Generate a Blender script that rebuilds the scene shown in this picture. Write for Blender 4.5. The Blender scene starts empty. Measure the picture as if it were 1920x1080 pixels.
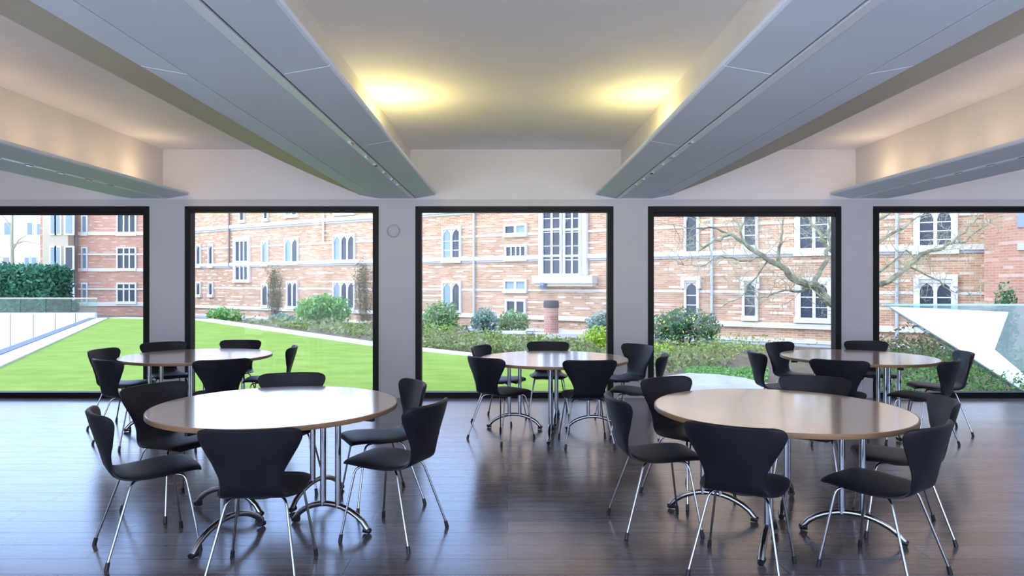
import bpy, math, random
from mathutils import Vector, Matrix, noise
random.seed(7)
S = bpy.context.scene
COL = S.collection
R = math.radians

# ------------------------------------------------------------------ camera data
F, CX, CY, ZC = 1280.0, 952.0, 530.0, 1.5          # 24 mm lens on a 1920 px wide frame
def at(px, py, y):                                  # point of the place seen at a pixel, y metres away
    return Vector(((px-CX)/F*y, y, ZC+(CY-py)/F*y))
def onz(px, py, z):                                 # point on the level z
    d = F*(ZC-z)/(py-CY)
    return Vector(((px-CX)/F*d, d, z))

# ------------------------------------------------------------------ helpers
class MB:
    def __init__(s): s.v=[]; s.f=[]
    def add(s, vs, fs):
        n=len(s.v); s.v+= [tuple(v) for v in vs]; s.f+=[tuple(i+n for i in f) for f in fs]; return s
    def box(s,x0,x1,y0,y1,z0,z1):
        return s.add([(x0,y0,z0),(x1,y0,z0),(x1,y1,z0),(x0,y1,z0),(x0,y0,z1),(x1,y0,z1),(x1,y1,z1),(x0,y1,z1)],
            [(3,2,1,0),(4,5,6,7),(0,1,5,4),(1,2,6,5),(2,3,7,6),(3,0,4,7)])
    def prism(s, poly, axis, a, b):
        # poly: 2-D outline; extruded along axis ('x','y','z') from a to b
        def P(p,t):
            return {'x':(t,p[0],p[1]),'y':(p[0],t,p[1]),'z':(p[0],p[1],t)}[axis]
        n=len(poly)
        return s.add([P(p,a) for p in poly]+[P(p,b) for p in poly],
            [tuple(range(n))[::-1],tuple(range(n,2*n))]+[(i,(i+1)%n,n+(i+1)%n,n+i) for i in range(n)])
    def tube(s, pts, r, n=10, cap=True):
        pts=[Vector(p) for p in pts]; rs = r if isinstance(r,(list,tuple)) else [r]*len(pts)
        rings=[]; prev=None
        for i,p in enumerate(pts):
            t=(pts[min(i+1,len(pts)-1)]-pts[max(i-1,0)]).normalized()
            if prev is None:
                u=t.orthogonal().normalized()
            else:
                u=(prev-t*prev.dot(t)).normalized()
            prev=u; w=t.cross(u)
            rings.append([p+(u*math.cos(2*math.pi*k/n)+w*math.sin(2*math.pi*k/n))*rs[i] for k in range(n)])
        vs=[q for ring in rings for q in ring]; fs=[]
        for i in range(len(pts)-1):
            for k in range(n):
                fs.append((i*n+k,i*n+(k+1)%n,(i+1)*n+(k+1)%n,(i+1)*n+k))
        if cap:
            fs.append(tuple(range(n))[::-1]); fs.append(tuple(range((len(pts)-1)*n,len(pts)*n)))
        return s.add(vs,fs)
    def lathe(s, prof, n=64, c=(0,0)):
        vs=[(c[0]+r*math.cos(2*math.pi*k/n),c[1]+r*math.sin(2*math.pi*k/n),z) for r,z in prof for k in range(n)]
        fs=[]
        for i in range(len(prof)-1):
            for k in range(n):
                fs.append((i*n+k,i*n+(k+1)%n,(i+1)*n+(k+1)%n,(i+1)*n+k))
        fs.append(tuple(range(n))[::-1]); fs.append(tuple(range((len(prof)-1)*n,len(prof)*n)))
        return s.add(vs,fs)
    def build(s,name,mat,parent=None,smooth=False,recalc=True):
        me=bpy.data.meshes.new(name); me.from_pydata(s.v,[],s.f)
        if recalc:
            import bmesh
            bm=bmesh.new(); bm.from_mesh(me); bmesh.ops.recalc_face_normals(bm,faces=bm.faces); bm.to_mesh(me); bm.free()
        me.materials.append(mat)
        if smooth:
            me.polygons.foreach_set('use_smooth',[True]*len(me.polygons))
            try: me.set_sharp_from_angle(angle=R(40))
            except Exception: pass
        o=bpy.data.objects.new(name,me); COL.objects.link(o)
        if parent: o.parent=parent
        return o
def bevel(o,w=.004,seg=2):
    m=o.modifiers.new('edge','BEVEL'); m.width=w; m.segments=seg; m.limit_method='ANGLE'; m.angle_limit=R(40); return o
def tag(o,label=None,cat=None,group=None,kind=None):
    if label: o['label']=label
    if cat: o['category']=cat
    if group: o['group']=group
    if kind: o['kind']=kind
    return o
def empty(name,loc=(0,0,0),rz=0):
    o=bpy.data.objects.new(name,None); COL.objects.link(o); o.location=loc; o.rotation_euler=(0,0,rz); o.empty_display_size=.1; return o
def struct(o): o['kind']='structure'; return o
def copy_tree(o,parent=None):
    c=o.copy(); COL.objects.link(c)
    if parent: c.parent=parent
    for ch in list(o.children): copy_tree(ch,c)
    return c

# ------------------------------------------------------------------ materials
def mat(name, col=(.8,.8,.8), rough=.5, metal=0, spec=.5, **k):
    m=bpy.data.materials.new(name); m.use_nodes=True
    b=m.node_tree.nodes['Principled BSDF']
    b.inputs['Base Color'].default_value=(*col,1); b.inputs['Roughness'].default_value=rough
    b.inputs['Metallic'].default_value=metal; b.inputs['Specular IOR Level'].default_value=spec
    for kk,v in k.items(): b.inputs[kk].default_value=v
    return m
def nt(m): return m.node_tree.nodes, m.node_tree.links, m.node_tree.nodes['Principled BSDF']
def coords(N,L,scale=(1,1,1),kind='Object',rot=(0,0,0)):
    t=N.new('ShaderNodeTexCoord'); mp=N.new('ShaderNodeMapping'); L.new(t.outputs[kind],mp.inputs[0])
    mp.inputs['Scale'].default_value=scale; mp.inputs['Rotation'].default_value=rot; return mp.outputs[0]
def ramp(N,L,src,stops):
    r=N.new('ShaderNodeValToRGB'); L.new(src,r.inputs[0]); e=r.color_ramp.elements
    while len(e)<len(stops): e.new(.5)
    for i,(p,c) in enumerate(stops): e[i].position=p; e[i].color=(*c,1) if len(c)==3 else c
    return r.outputs[0]
def noise_tex(N,L,vec,scale,detail=3,rough=.5):
    n=N.new('ShaderNodeTexNoise'); L.new(vec,n.inputs['Vector']); n.inputs['Scale'].default_value=scale
    n.inputs['Detail'].default_value=detail; n.inputs['Roughness'].default_value=rough; return n.outputs['Fac']
def mixc(N,L,fac,a,b,mode='MIX'):
    m=N.new('ShaderNodeMix'); m.data_type='RGBA'; m.blend_type=mode
    if hasattr(fac,'node'): L.new(fac,m.inputs[0])
    else: m.inputs[0].default_value=fac
    for v,i in ((a,6),(b,7)):
        if hasattr(v,'node'): L.new(v,m.inputs[i])
        else: m.inputs[i].default_value=(*v,1)
    return m.outputs[2]
def math_(N,L,op,a,b=None):
    m=N.new('ShaderNodeMath'); m.operation=op
    for i,v in enumerate((a,b)):
        if v is None: continue
        if hasattr(v,'node'): L.new(v,m.inputs[i])
        else: m.inputs[i].default_value=v
    return m.outputs[0]
def bump(N,L,b,h,strength=.2,dist=.01):
    n=N.new('ShaderNodeBump'); n.inputs['Strength'].default_value=strength; n.inputs['Distance'].default_value=dist
    L.new(h,n.inputs['Height']); L.new(n.outputs[0],b.inputs['Normal'])

def plaster(name,col,rough=.8):
    m=mat(name,col,rough,spec=.3); N,L,b=nt(m); v=coords(N,L)
    f=noise_tex(N,L,v,1.3,4); c=ramp(N,L,f,[(.3,tuple(x*.955 for x in col)),(.7,tuple(min(1,x*1.03) for x in col))])
    L.new(c,b.inputs['Base Color']); bump(N,L,b,noise_tex(N,L,v,60,2),.06,.004); return m
M={}
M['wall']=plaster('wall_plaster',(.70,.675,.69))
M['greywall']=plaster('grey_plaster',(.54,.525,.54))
M['ceil']=plaster('ceiling_plaster',(.85,.83,.89))
M['panel']=plaster('painted_metal',(.69,.735,.84),.6)
M['slot']=mat('slot_cover_white',(.80,.82,.88),.35)
M['core']=mat('beam_gap_dark',(.10,.11,.14),.7)
M['beamside']=plaster('beam_plaster',(.74,.70,.66))
M['lip']=plaster('lip_taupe',(.56,.47,.37),.5)
M['frame']=mat('window_frame_black',(.006,.005,.006),.5,spec=.2)
M['blind']=mat('blind_black',(.008,.007,.009),.8)
M['chrome']=mat('chrome',(.40,.40,.42),.2,1.0)
M['blackrubber']=mat('black_rubber',(.008,.008,.010),.5)
M['stone']=plaster('pale_stone',(.66,.60,.50))
M['whitestone']=plaster('white_stone',(.70,.70,.68))
M['pipe']=mat('grey_pipe',(.45,.46,.50),.5)
M['darkpipe']=mat('brown_pipe',(.22,.15,.13),.5)
# floor planks
m=mat('dark_floor_planks',(.06,.05,.05),.3,spec=.85); N,L,b=nt(m); v=coords(N,L)
bt=N.new('ShaderNodeTexBrick'); L.new(v,bt.inputs['Vector']); bt.offset=.37; bt.offset_frequency=2
bt.inputs['Scale'].default_value=1; bt.inputs['Brick Width'].default_value=2.3; bt.inputs['Row Height'].default_value=.195
bt.inputs['Mortar Size'].default_value=.0048; bt.inputs['Mortar Smooth'].default_value=.2; bt.inputs['Bias'].default_value=0
bt.inputs['Color1'].default_value=(.085,.066,.060,1); bt.inputs['Color2'].default_value=(.135,.110,.102,1); bt.inputs['Mortar'].default_value=(.018,.014,.014,1)
vs=coords(N,L,(.7,14,1)); g=noise_tex(N,L,vs,3.0,5,.65)
gc=ramp(N,L,g,[(.3,(.72,.72,.72)),(.7,(1.25,1.25,1.27))])
c=mixc(N,L,1.0,bt.outputs['Color'],gc,'MULTIPLY')
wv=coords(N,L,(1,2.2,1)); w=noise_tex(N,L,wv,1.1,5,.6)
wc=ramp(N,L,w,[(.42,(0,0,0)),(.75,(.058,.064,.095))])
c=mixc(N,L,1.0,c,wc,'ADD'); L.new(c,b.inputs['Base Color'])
rr=N.new('ShaderNodeMapRange'); L.new(g,rr.inputs[0]); rr.inputs[3].default_value=.11; rr.inputs[4].default_value=.30
L.new(rr.outputs[0],b.inputs['Roughness'])
h=math_(N,L,'ADD',math_(N,L,'MULTIPLY',bt.outputs['Fac'],-1.2),math_(N,L,'MULTIPLY',g,.35)); bump(N,L,b,h,.25,.003)
M['floor']=m
# beech table top
def wood(name,a,c2,rough,scale=(1.2,16,1)):
    m=mat(name,a,rough,spec=.5); N,L,b=nt(m); v=coords(N,L,scale); g=noise_tex(N,L,v,3.5,5,.6)
    L.new(ramp(N,L,g,[(.3,a),(.7,c2)]),b.inputs['Base Color']); return m
M['beech']=wood('beech_veneer',(.50,.335,.205),(.58,.405,.27),.2)
M['beech'].node_tree.nodes['Principled BSDF'].inputs['Coat Weight'].default_value=1.0
M['beech'].node_tree.nodes['Principled BSDF'].inputs['Coat Roughness'].default_value=.10
M['beech'].node_tree.nodes['Principled BSDF'].inputs['Coat IOR'].default_value=1.75
M['edge']=wood('beech_edge',(.24,.135,.07),(.32,.19,.105),.4,(2,2,40))
# chair cloth
m=mat('navy_black_cloth',(.011,.011,.019),.5,spec=.32); N,L,b=nt(m); v=coords(N,L)
f=noise_tex(N,L,v,9,4); L.new(ramp(N,L,f,[(.3,(.003,.003,.006)),(.75,(.008,.008,.015))]),b.inputs['Base Color'])
b.inputs['Sheen Weight'].default_value=.04; b.inputs['Sheen Roughness'].default_value=.4
bump(N,L,b,noise_tex(N,L,v,420,2),.12,.002); M['cloth']=m
# glass
def glass(name,tint,refl=1.0,veil=0.0):
    m=bpy.data.materials.new(name); m.use_nodes=True; N=m.node_tree.nodes; L=m.node_tree.links
    N.remove(N['Principled BSDF']); out=N['Material Output']
    tr=N.new('ShaderNodeBsdfTransparent'); tr.inputs[0].default_value=(*tint,1)
    gl=N.new('ShaderNodeBsdfGlossy'); gl.inputs['Roughness'].default_value=.01
    fr=N.new('ShaderNodeFresnel'); fr.inputs[0].default_value=1.45
    mx=N.new('ShaderNodeMixShader'); L.new(math_(N,L,'MULTIPLY',fr.outputs[0],refl),mx.inputs[0]); L.new(tr.outputs[0],mx.inputs[1]); L.new(gl.outputs[0],mx.inputs[2])
    last=mx.outputs[0]
    if veil:
        df=N.new('ShaderNodeBsdfDiffuse'); df.inputs[0].default_value=(.80,.92,.94,1)
        m2=N.new('ShaderNodeMixShader'); m2.inputs[0].default_value=veil; L.new(last,m2.inputs[1]); L.new(df.outputs[0],m2.inputs[2]); last=m2.outputs[0]
    L.new(last,out.inputs[0]); return m
M['glass']=glass('window_glass',(.985,.99,.99),.3)
M['tealglass']=glass('balustrade_glass',(.62,.76,.78),1.0,.10)
# brick
def brick(name,c1,c2,mortar,band,zoff=0.0,bandamt=.9):
    m=mat(name,c1,.9,spec=.2); N,L,b=nt(m)
    tc=N.new('ShaderNodeTexCoord'); sx=N.new('ShaderNodeSeparateXYZ'); L.new(tc.outputs['Object'],sx.inputs[0])
    cm=N.new('ShaderNodeCombineXYZ'); L.new(math_(N,L,'ADD',sx.outputs[0],sx.outputs[1]),cm.inputs[0]); L.new(math_(N,L,'ADD',sx.outputs[2],zoff),cm.inputs[1])
    bt=N.new('ShaderNodeTexBrick'); L.new(cm.outputs[0],bt.inputs['Vector']); bt.inputs['Scale'].default_value=1
    bt.inputs['Brick Width'].default_value=.32; bt.inputs['Row Height'].default_value=.085; bt.inputs['Mortar Size'].default_value=.010
    bt.inputs['Color1'].default_value=(*c1,1); bt.inputs['Color2'].default_value=(*c2,1); bt.inputs['Mortar'].default_value=(*mortar,1)
    # dashed pale courses: long pale bricks set in every few courses
    b2=N.new('ShaderNodeTexBrick'); L.new(cm.outputs[0],b2.inputs['Vector']); b2.inputs['Scale'].default_value=1; b2.offset=.5
    b2.inputs['Brick Width'].default_value=.42; b2.inputs['Row Height'].default_value=.085; b2.inputs['Mortar Size'].default_value=0
    b2.inputs['Color1'].default_value=(0,0,0,1); b2.inputs['Color2'].default_value=(1,1,1,1); b2.inputs['Bias'].default_value=-.15
    fr=math_(N,L,'FRACT',math_(N,L,'DIVIDE',math_(N,L,'ADD',sx.outputs[2],zoff),.255))
    isb=math_(N,L,'LESS_THAN',fr,.333)
    cr=ramp(N,L,b2.outputs['Color'],[(.45,(0,0,0)),(.55,(1,1,1))])
    fac=math_(N,L,'MULTIPLY',math_(N,L,'MULTIPLY',isb,cr),bandamt)
    c=mixc(N,L,fac,bt.outputs['Color'],band)
    big=noise_tex(N,L,tc.outputs['Object'],.5,4); tint=ramp(N,L,big,[(.3,(.86,.84,.82)),(.7,(1.1,1.08,1.06))])
    L.new(mixc(N,L,1.0,c,tint,'MULTIPLY'),b.inputs['Base Color']); return m
M['brick']=brick('striped_red_brick',(.40,.19,.10),(.53,.335,.205),(.56,.45,.31),(.72,.63,.48),0,.65)
M['redbrick']=brick('wing_red_brick',(.47,.21,.125),(.55,.29,.18),(.50,.36,.28),(.64,.50,.40),.1,.6)
M['pierbrick']=brick('pier_brick',(.44,.20,.14),(.52,.26,.18),(.5,.36,.28),(.5,.3,.22),0,.0)
M['palewall']=plaster('pale_render',(.90,.88,.84))
M['creamstone']=plaster('cream_stone',(.50,.42,.29))
M['pane']=mat('dark_window_pane',(.035,.042,.055),.25,spec=.35)
M['palepane']=mat('curtained_pane',(.20,.27,.31),.25,spec=.4)
M['lead']=mat('white_glazing_bar',(.68,.68,.68),.5)
M['channel']=mat('dark_channel',(.10,.11,.12),.6)
M['hood']=plaster('hood_stone',(.66,.60,.52))
# ground
def ground(name,stops,scale,rough=.95,b=.0,scale2=(1,1,1)):
    m=mat(name,stops[0][1],rough,spec=.15); N,L,bb=nt(m); v=coords(N,L,scale2); f=noise_tex(N,L,v,scale,6,.65)
    L.new(ramp(N,L,f,stops),bb.inputs['Base Color'])
    if b: bump(N,L,bb,f,b,.05)
    return m
M['lawn']=ground('mown_lawn',[(.25,(.16,.235,.028)),(.5,(.215,.305,.038)),(.75,(.28,.36,.06))],1.6,b=.6,scale2=(.8,1.6,1))
M['soil']=ground('bed_soil',[(.3,(.12,.085,.055)),(.7,(.20,.16,.10))],2.0,b=.5)
M['paving']=ground('pale_paving',[(.3,(.36,.35,.33)),(.7,(.50,.48,.46))],2.2)
M['edging']=ground('edging_stone',[(.3,(.52,.51,.50)),(.7,(.62,.60,.59))],3)
M['court']=mat('white_court_panel',(.85,.86,.87),.5)
def leafmat(name,cols):
    m=mat(name,cols[0],.55,spec=.3); N,L,b=nt(m); g=N.new('ShaderNodeNewGeometry')
    n=len(cols); L.new(ramp(N,L,g.outputs['Random Per Island'],[(i/max(1,n-1),c) for i,c in enumerate(cols)]),b.inputs['Base Color'])
    b.inputs['Subsurface Weight'].default_value=0.0
    tr=N.new('ShaderNodeBsdfTranslucent'); L.new(b.inputs['Base Color'].links[0].from_socket,tr.inputs[0])
    mx=N.new('ShaderNodeMixShader'); mx.inputs[0].default_value=.3; o=N['Material Output']
    L.new(b.outputs[0],mx.inputs[1]); L.new(tr.outputs[0],mx.inputs[2]); L.new(mx.outputs[0],o.inputs[0]); return m
M['leaf_bright']=leafmat('leaf_bright',[(.10,.28,.06),(.20,.42,.10),(.30,.52,.16)])
M['leaf_pale']=leafmat('leaf_pale',[(.12,.25,.06),(.22,.39,.12),(.34,.48,.19)])
M['leaf_blue']=leafmat('leaf_blue',[(.13,.24,.17),(.24,.36,.27),(.34,.46,.36)])
M['leaf_olive']=leafmat('leaf_olive',[(.14,.24,.05),(.30,.42,.08),(.42,.48,.13)])
M['leaf_yellow']=leafmat('leaf_yellow',[(.22,.40,.04),(.40,.55,.06),(.62,.66,.08)])
M['leaf_dark']=leafmat('leaf_dark',[(.04,.12,.045),(.08,.19,.07),(.13,.26,.11)])
M['leaf_ivy']=leafmat('leaf_ivy',[(.03,.08,.025),(.08,.22,.04),(.17,.36,.07)])
M['leaf_bank']=leafmat('leaf_bank',[(.08,.06,.03),(.13,.14,.05),(.25,.22,.11)])
M['hedge']=leafmat('hedge_leaf',[(.02,.11,.055),(.045,.18,.09),(.08,.25,.13)])
M['flower']=mat('yellow_flower',(.85,.62,.05),.6)
M['bedplant']=leafmat('bed_plant',[(.20,.17,.08),(.20,.28,.07),(.28,.33,.10),(.33,.33,.16)])
M['stem']=mat('brown_stem',(.16,.11,.07),.8)
m=mat('mossy_bark',(.3,.27,.17),.9); N,L,b=nt(m); v=coords(N,L); f=noise_tex(N,L,v,6,5)
L.new(ramp(N,L,f,[(.35,(.13,.11,.07)),(.65,(.34,.33,.18))]),b.inputs['Base Color']); bump(N,L,b,f,.5,.03); M['bark']=m
M['twig']=mat('olive_twig',(.36,.33,.20),.9)

# ------------------------------------------------------------------ the room
WY=8.89; ZCEIL=3.236; WZ=2.493; BACK=-2.6
RX0,RX1=-7.9,8.0
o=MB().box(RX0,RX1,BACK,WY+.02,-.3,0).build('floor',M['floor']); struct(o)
o=MB().box(RX0,RX1,BACK,WY+.27,ZCEIL,ZCEIL+.4).build('ceiling',M['ceil']); struct(o)
WIN=[(-7.25,-4.667),(-4.201,-1.681),(-1.201,1.375),(1.826,4.340),(4.757,7.35)]
mb=MB(); edges=[RX0]+[e for w in WIN for e in w]+[RX1]
# one pierced wall: piers and header as a single slab outline
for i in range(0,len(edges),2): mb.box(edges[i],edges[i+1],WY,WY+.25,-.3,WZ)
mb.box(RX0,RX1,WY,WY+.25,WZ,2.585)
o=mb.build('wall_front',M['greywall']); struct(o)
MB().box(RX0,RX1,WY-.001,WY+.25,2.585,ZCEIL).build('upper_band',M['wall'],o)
o=MB().box(RX0-.25,RX0,BACK,WY+.27,-.3,ZCEIL+.4).build('wall_left',M['wall']); struct(o)
o=MB().box(RX1,RX1+.25,BACK,WY+.27,-.3,ZCEIL+.4).build('wall_right',M['wall']); struct(o)
for i,(a,b_) in enumerate(WIN):
    fw=.075; d0,d1=WY-.012,WY+.12
    mb=MB(); z0=0.002; zb=.07
    mb.box(a,a+fw,d0,d1,z0,WZ); mb.box(b_-fw,b_,d0,d1,z0,WZ); mb.box(a+fw,b_-fw,d0,d1,z0,zb); mb.box(a+fw,b_-fw,d0,d1,WZ-fw,WZ)
    o=mb.build('window_%d'%(i+1),M['frame']); struct(o)
    MB().box(a+fw,b_-fw,WY+.06,WY+.068,zb,WZ-fw).build('pane',M['glass'],o)
def blind(i,h,label):
    a,b_=WIN[i]
    mb=MB().box(a+.076,b_-.076,WY+.0,WY+.055,WZ-.076-h,WZ-.077)
    o=mb.build('roller_blind',M['blind']); bevel(o,.008); tag(o,label,'blind','rolled-up window blinds')
blind(0,.035,'black rolled-up blind at the head of the window facing the white sunken court')
blind(3,.055,'black rolled-up blind at the head of the window behind which the bare tree spreads')
# round fitting on the pier
p=at(738,433,WY)
mb=MB(); mb.lathe([(.085,0),(.085,.012),(.07,.03),(.04,.042),(.01,.046)],32)
o=mb.build('wall_sensor',M['greywall'],smooth=True); o.rotation_euler=(R(90),0,0); o.location=(p.x,WY,p.z)
tag(o,'small round grey fitting mounted on the pier between two windows','wall fitting')

# beams with gull-wing casings
def beam(xc,inner,outer,lab):
    # inner: -1/+1 side towards the middle of the room
    root=empty('ceiling_beam',(xc,0,0)); struct(root)
    MB().box(-.17,.17,BACK,WY-.002,2.64,ZCEIL-.001).build('beam_core',M['beamside'],root)
    MB().box(-.27,.27,BACK,WY-.004,2.612,2.638).build('casing_core',M['core'],root)
    z0=ZC+1.097; zw=ZC+1.146
    joints=[BACK,-.2,1.7,3.6,5.5,7.4,WY-.003]
    # flat centre panel and slot cover
    s=inner
    xs=sorted((-s*.243,s*.178)); MB().box(xs[0],xs[1],BACK,WY-.003,z0,z0+.014).build('centre_panel',M['panel'],root)
    xs=sorted((s*.184,s*.237)); sc=MB().box(xs[0],xs[1],BACK,WY-.003,z0-.004,z0+.012).build('slot_cover',M['slot'],root)
    for y in (5.3,5.9,6.3,6.75,7.2,7.6):
        MB().box(s*.2105-.012,s*.2105+.012,y,y+.09,z0-.012,z0-.004).build('slot_clip',M['chrome'],sc)
    for side in (-1,1):
        for j in range(len(joints)-1):
            a,b_=joints[j]+.004,joints[j+1]-.004
            pr=[(side*.252,z0+.002),(side*.495,zw-.004),(side*.505,zw+.006),(side*.505,zw+.03),(side*.485,zw+.03),(side*.485,zw+.016),(side*.252,z0+.024)]
            MB().prism(pr,'y',a,b_).build('wing_panel',M['panel'],root)
    if outer:
        o_=outer
        out=[]
        ys=[BACK,0,3,5.6,6.4,7.2,7.9,8.4,WY-.01]
        ws=[.245,.245,.245,.24,.215,.165,.11,.06,.012]
        top=[(o_*(.506+w),y) for y,w in zip(ys,ws)]; bot=[(o_*.506,y) for y in ys]
        MB().prism(bot+top[::-1],'z',zw+.012,zw+.026).build('edge_lip',M['lip'],root)
    return root
beam(-4.66,1,0,''); beam(-1.44,1,-1,''); beam(1.645,-1,1,''); beam(4.70,-1,0,'')

# warm uplights lying in the wings
def lamp(x,y,e,col,z=2.84,rad=.07):
    l=bpy.data.lights.new('uplight','POINT'); l.energy=e; l.color=col; l.shadow_soft_size=rad
    o=bpy.data.objects.new('uplight',l); COL.objects.link(o); o.location=(x,y,z); return o
YEL=(1,.82,.27); WRM=(1,.72,.42)
for x,e in ((-1.04,18),(1.25,12)): lamp(x,6.3,e,YEL)
for x,e in ((-1.87,6),(2.06,6)): lamp(x,6.3,e,WRM)
for x in (-4.22,4.26):
    for k in range(8): lamp(x,3.9+.6*k,1.25,WRM,2.80,.12)
for x,e in ((-4.22,1.6),(4.26,1.6),(-1.06,2),(1.27,2)): lamp(x,8.1 if abs(x)>3 else 2.9,e,WRM)
for x,e in ((-4.22,5),(-1.87,5),(2.06,5),(4.26,5)): lamp(x,2.9,e,WRM)
for x,e in ((-5.1,12),(5.2,12)): lamp(x,6.3,e,(1,.78,.35))

# ------------------------------------------------------------------ tables
def arc(p0,p1,h,n=14):
    return [(p0[0]+(p1[0]-p0[0])*t, 0, p0[1]+h*(1-(2*t-1)**2)**.75) for t in [k/n for k in range(n+1)]]
def make_table():
    root=empty('round_table')
    MB().lathe([(.742,.703),(.7435,.7045),(.7435,.7295),(.7415,.731)],96).build('table_top',M['beech'],root)
    mb=MB(); n=96
    pr=[(.7437,.704),(.748,.703),(.7505,.706),(.7505,.728),(.748,.7305),(.7437,.7305)]
    vs=[(r*math.cos(2*math.pi*k/n),r*math.sin(2*math.pi*k/n),z) for r,z in pr for k in range(n)]
    fs=[(i*n+k,i*n+(k+1)%n,((i+1)%6)*n+(k+1)%n,((i+1)%6)*n+k) for i in range(6) for k in range(n)]
    mb.add(vs,fs).build('edge_band',M['edge'],root,smooth=True)
    for q in range(4):
        c,s_=math.cos(q*math.pi/2),math.sin(q*math.pi/2)
        def rot(pts): return [(c*x-s_*y,s_*x+c*y,z) for x,y,z in pts]
        mb=MB()
        for r in (.35,.46): mb.tube(rot([(r,0,.135),(r,0,.70)]),.0185,14)
        leg=mb.build('leg',M['chrome'],root,smooth=True)
        MB().tube(rot(arc((.135,.022),(.675,.022),.125)),.0175,12).build('foot_arch',M['chrome'],leg,smooth=True)
        for r in (.135,.675):
            e=.03 if r>.4 else -.03
            MB().tube(rot([(r-e*.8,0,.028),(r+e*.5,0,.016)]),[.024,.016],12).build('foot_cap',M['blackrubber'],leg,smooth=True)
        bx=MB().tube(rot([(.655,0,.686),(.715,0,.686)]),.017,4).build('latch_block',M['blackrubber'],root)
        MB().tube(rot([(.28,0,.694),(.60,0,.694)]),.009,4).build('mounting_rail',M['blackrubber'],leg)
    return root
TB=[((-1.46,4.33),-22,'round beech table in the front row, its top bleached white by reflected sky'),
    ((1.67,4.21),-29,'round beech table in the front row with the warm brown wooden top'),
    ((-3.29,7.25),35,'round beech table in the back row before the lawn and white sunken court'),
    ((.47,6.97),-8,'round beech table in the back row before the middle window with the tall bay'),
    ((3.65,7.13),5,'round beech table in the back row beside the white angular glass canopy')]
tp=make_table()
for i,((x,y),a,lab) in enumerate(TB):
    t=tp if i==0 else copy_tree(tp)
    t.location=(x,y,0); t.rotation_euler.z=R(a); tag(t,lab,'table','round beech tables')

# ------------------------------------------------------------------ chairs
PROF=[(.236,.428,.140),(.230,.444,.172),(.200,.456,.197),(.12,.459,.214),(.02,.453,.217),(-.08,.447,.203),(-.150,.450,.174),(-.193,.470,.152),
      (-.214,.508,.143),(-.228,.555,.150),(-.245,.610,.174),(-.262,.665,.205),(-.277,.715,.233),(-.288,.755,.248),(-.295,.783,.243),(-.299,.797,.222),(-.301,.803,.19)]
def cr(a,b,c,d,t):
    return tuple(.5*((2*b[i])+(-a[i]+c[i])*t+(2*a[i]-5*b[i]+4*c[i]-d[i])*t*t+(-a[i]+3*b[i]-3*c[i]+d[i])*t**3) for i in range(3))
SUB=3; FINE=[]
for i in range(len(PROF)-1):
    P=[PROF[max(0,i-1)],PROF[i],PROF[i+1],PROF[min(len(PROF)-1,i+2)]]
    for k in range(SUB): FINE.append(cr(*P,k/SUB))
FINE.append(PROF[-1])
def shell(i0,i1,name,root):
    NU=20; T=.027
    def pt(i,u):
        y,z,w=FINE[i]; x=w*u
        bw=min(1,max(0,(z-.47)/.16)) if i>=18 else 0
        y+=bw*.075*(abs(x)/.248)**2.2
        if i<24: z-=(1-bw)*.010*(abs(x)/.217)**3
        if i<18: z+=.0
        return Vector((x,y,z))
    nI=len(FINE)
    A=[];B=[]
    for i in range(i0,i1+1):
        for j in range(NU+1):
            u=-1+2*j/NU; u=math.copysign(abs(u)**.85,u)
            p=pt(i,u)
            dv=pt(min(nI-1,i+1),u)-pt(max(0,i-1),u); du=pt(i,min(1,u+.04))-pt(i,max(-1,u-.04))
            n=dv.cross(du); n.normalize()
            if n.length<.5: n=Vector((0,0,1))
            e=max(0,1-abs(u)**7)**.5
            for d in (i,nI-1-i):
                if d<3: e*= (.35+.65*d/3)
            t=max(.0035,T*.5*e)
            A.append(p+n*t); B.append(p-n*t)
    m=NU+1; rows=i1-i0+1; nA=len(A); fs=[]
    for r in range(rows-1):
        for j in range(NU):
            a=r*m+j; fs.append((a,a+1,a+m+1,a+m)); fs.append((nA+a,nA+a+m,nA+a+m+1,nA+a+1))
    for r in range(rows-1):
        for j in (0,NU):
            a=r*m+j; fs.append((a,a+m,nA+a+m,nA+a))
    for r in (0,rows-1):
        for j in range(NU):
            a=r*m+j; fs.append((a,a+1,nA+a+1,nA+a))
    mb=MB(); mb.add(A+B,fs); o=mb.build(name,M['cloth'],root,smooth=True)
    return o
def make_chair():
    root=empty('dining_chair')
    shell(0,23,'seat',root); shell(23,len(FINE)-1,'backrest',root)
    MB().lathe([(.085,.405),(.09,.41),(.09,.428),(.08,.436)],24,(0,.01)).build('seat_mount',M['blackrubber'],root,smooth=True)
    for sx in (-1,1):
        for fr in (1,-1):
            top=(sx*.165,.150,.424) if fr>0 else (sx*.145,-.115,.418)
            ft=(sx*.225,.215,.012) if fr>0 else (sx*.225,-.245,.012)
            a=Vector((sx*.05,.03 if fr>0 else -.01,.420)); t=Vector(top); f=Vector(ft)
            d1=(t-a).normalized(); d2=(f-t).normalized()
            pts=[a,t-d1*.035]+[ (t-d1*.035)*(1-k)**2+t*2*k*(1-k)+(t+d2*.045)*k*k for k in (.25,.5,.75)]+[t+d2*.045,f]
            lg=MB().tube(pts,.0068,10).build('leg',M['chrome'],root,smooth=True)
            MB().tube([f+(-d2)*.03,f+Vector((0,0,-.011))],[.0105,.012],10).build('foot_cap',M['blackrubber'],lg,smooth=True)
    return root
W_='bleached front table'; B_='warm brown front table'; C_='back table before the sunken court'; D_='back table at the middle window'; E_='back table near the glass canopy'
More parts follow.
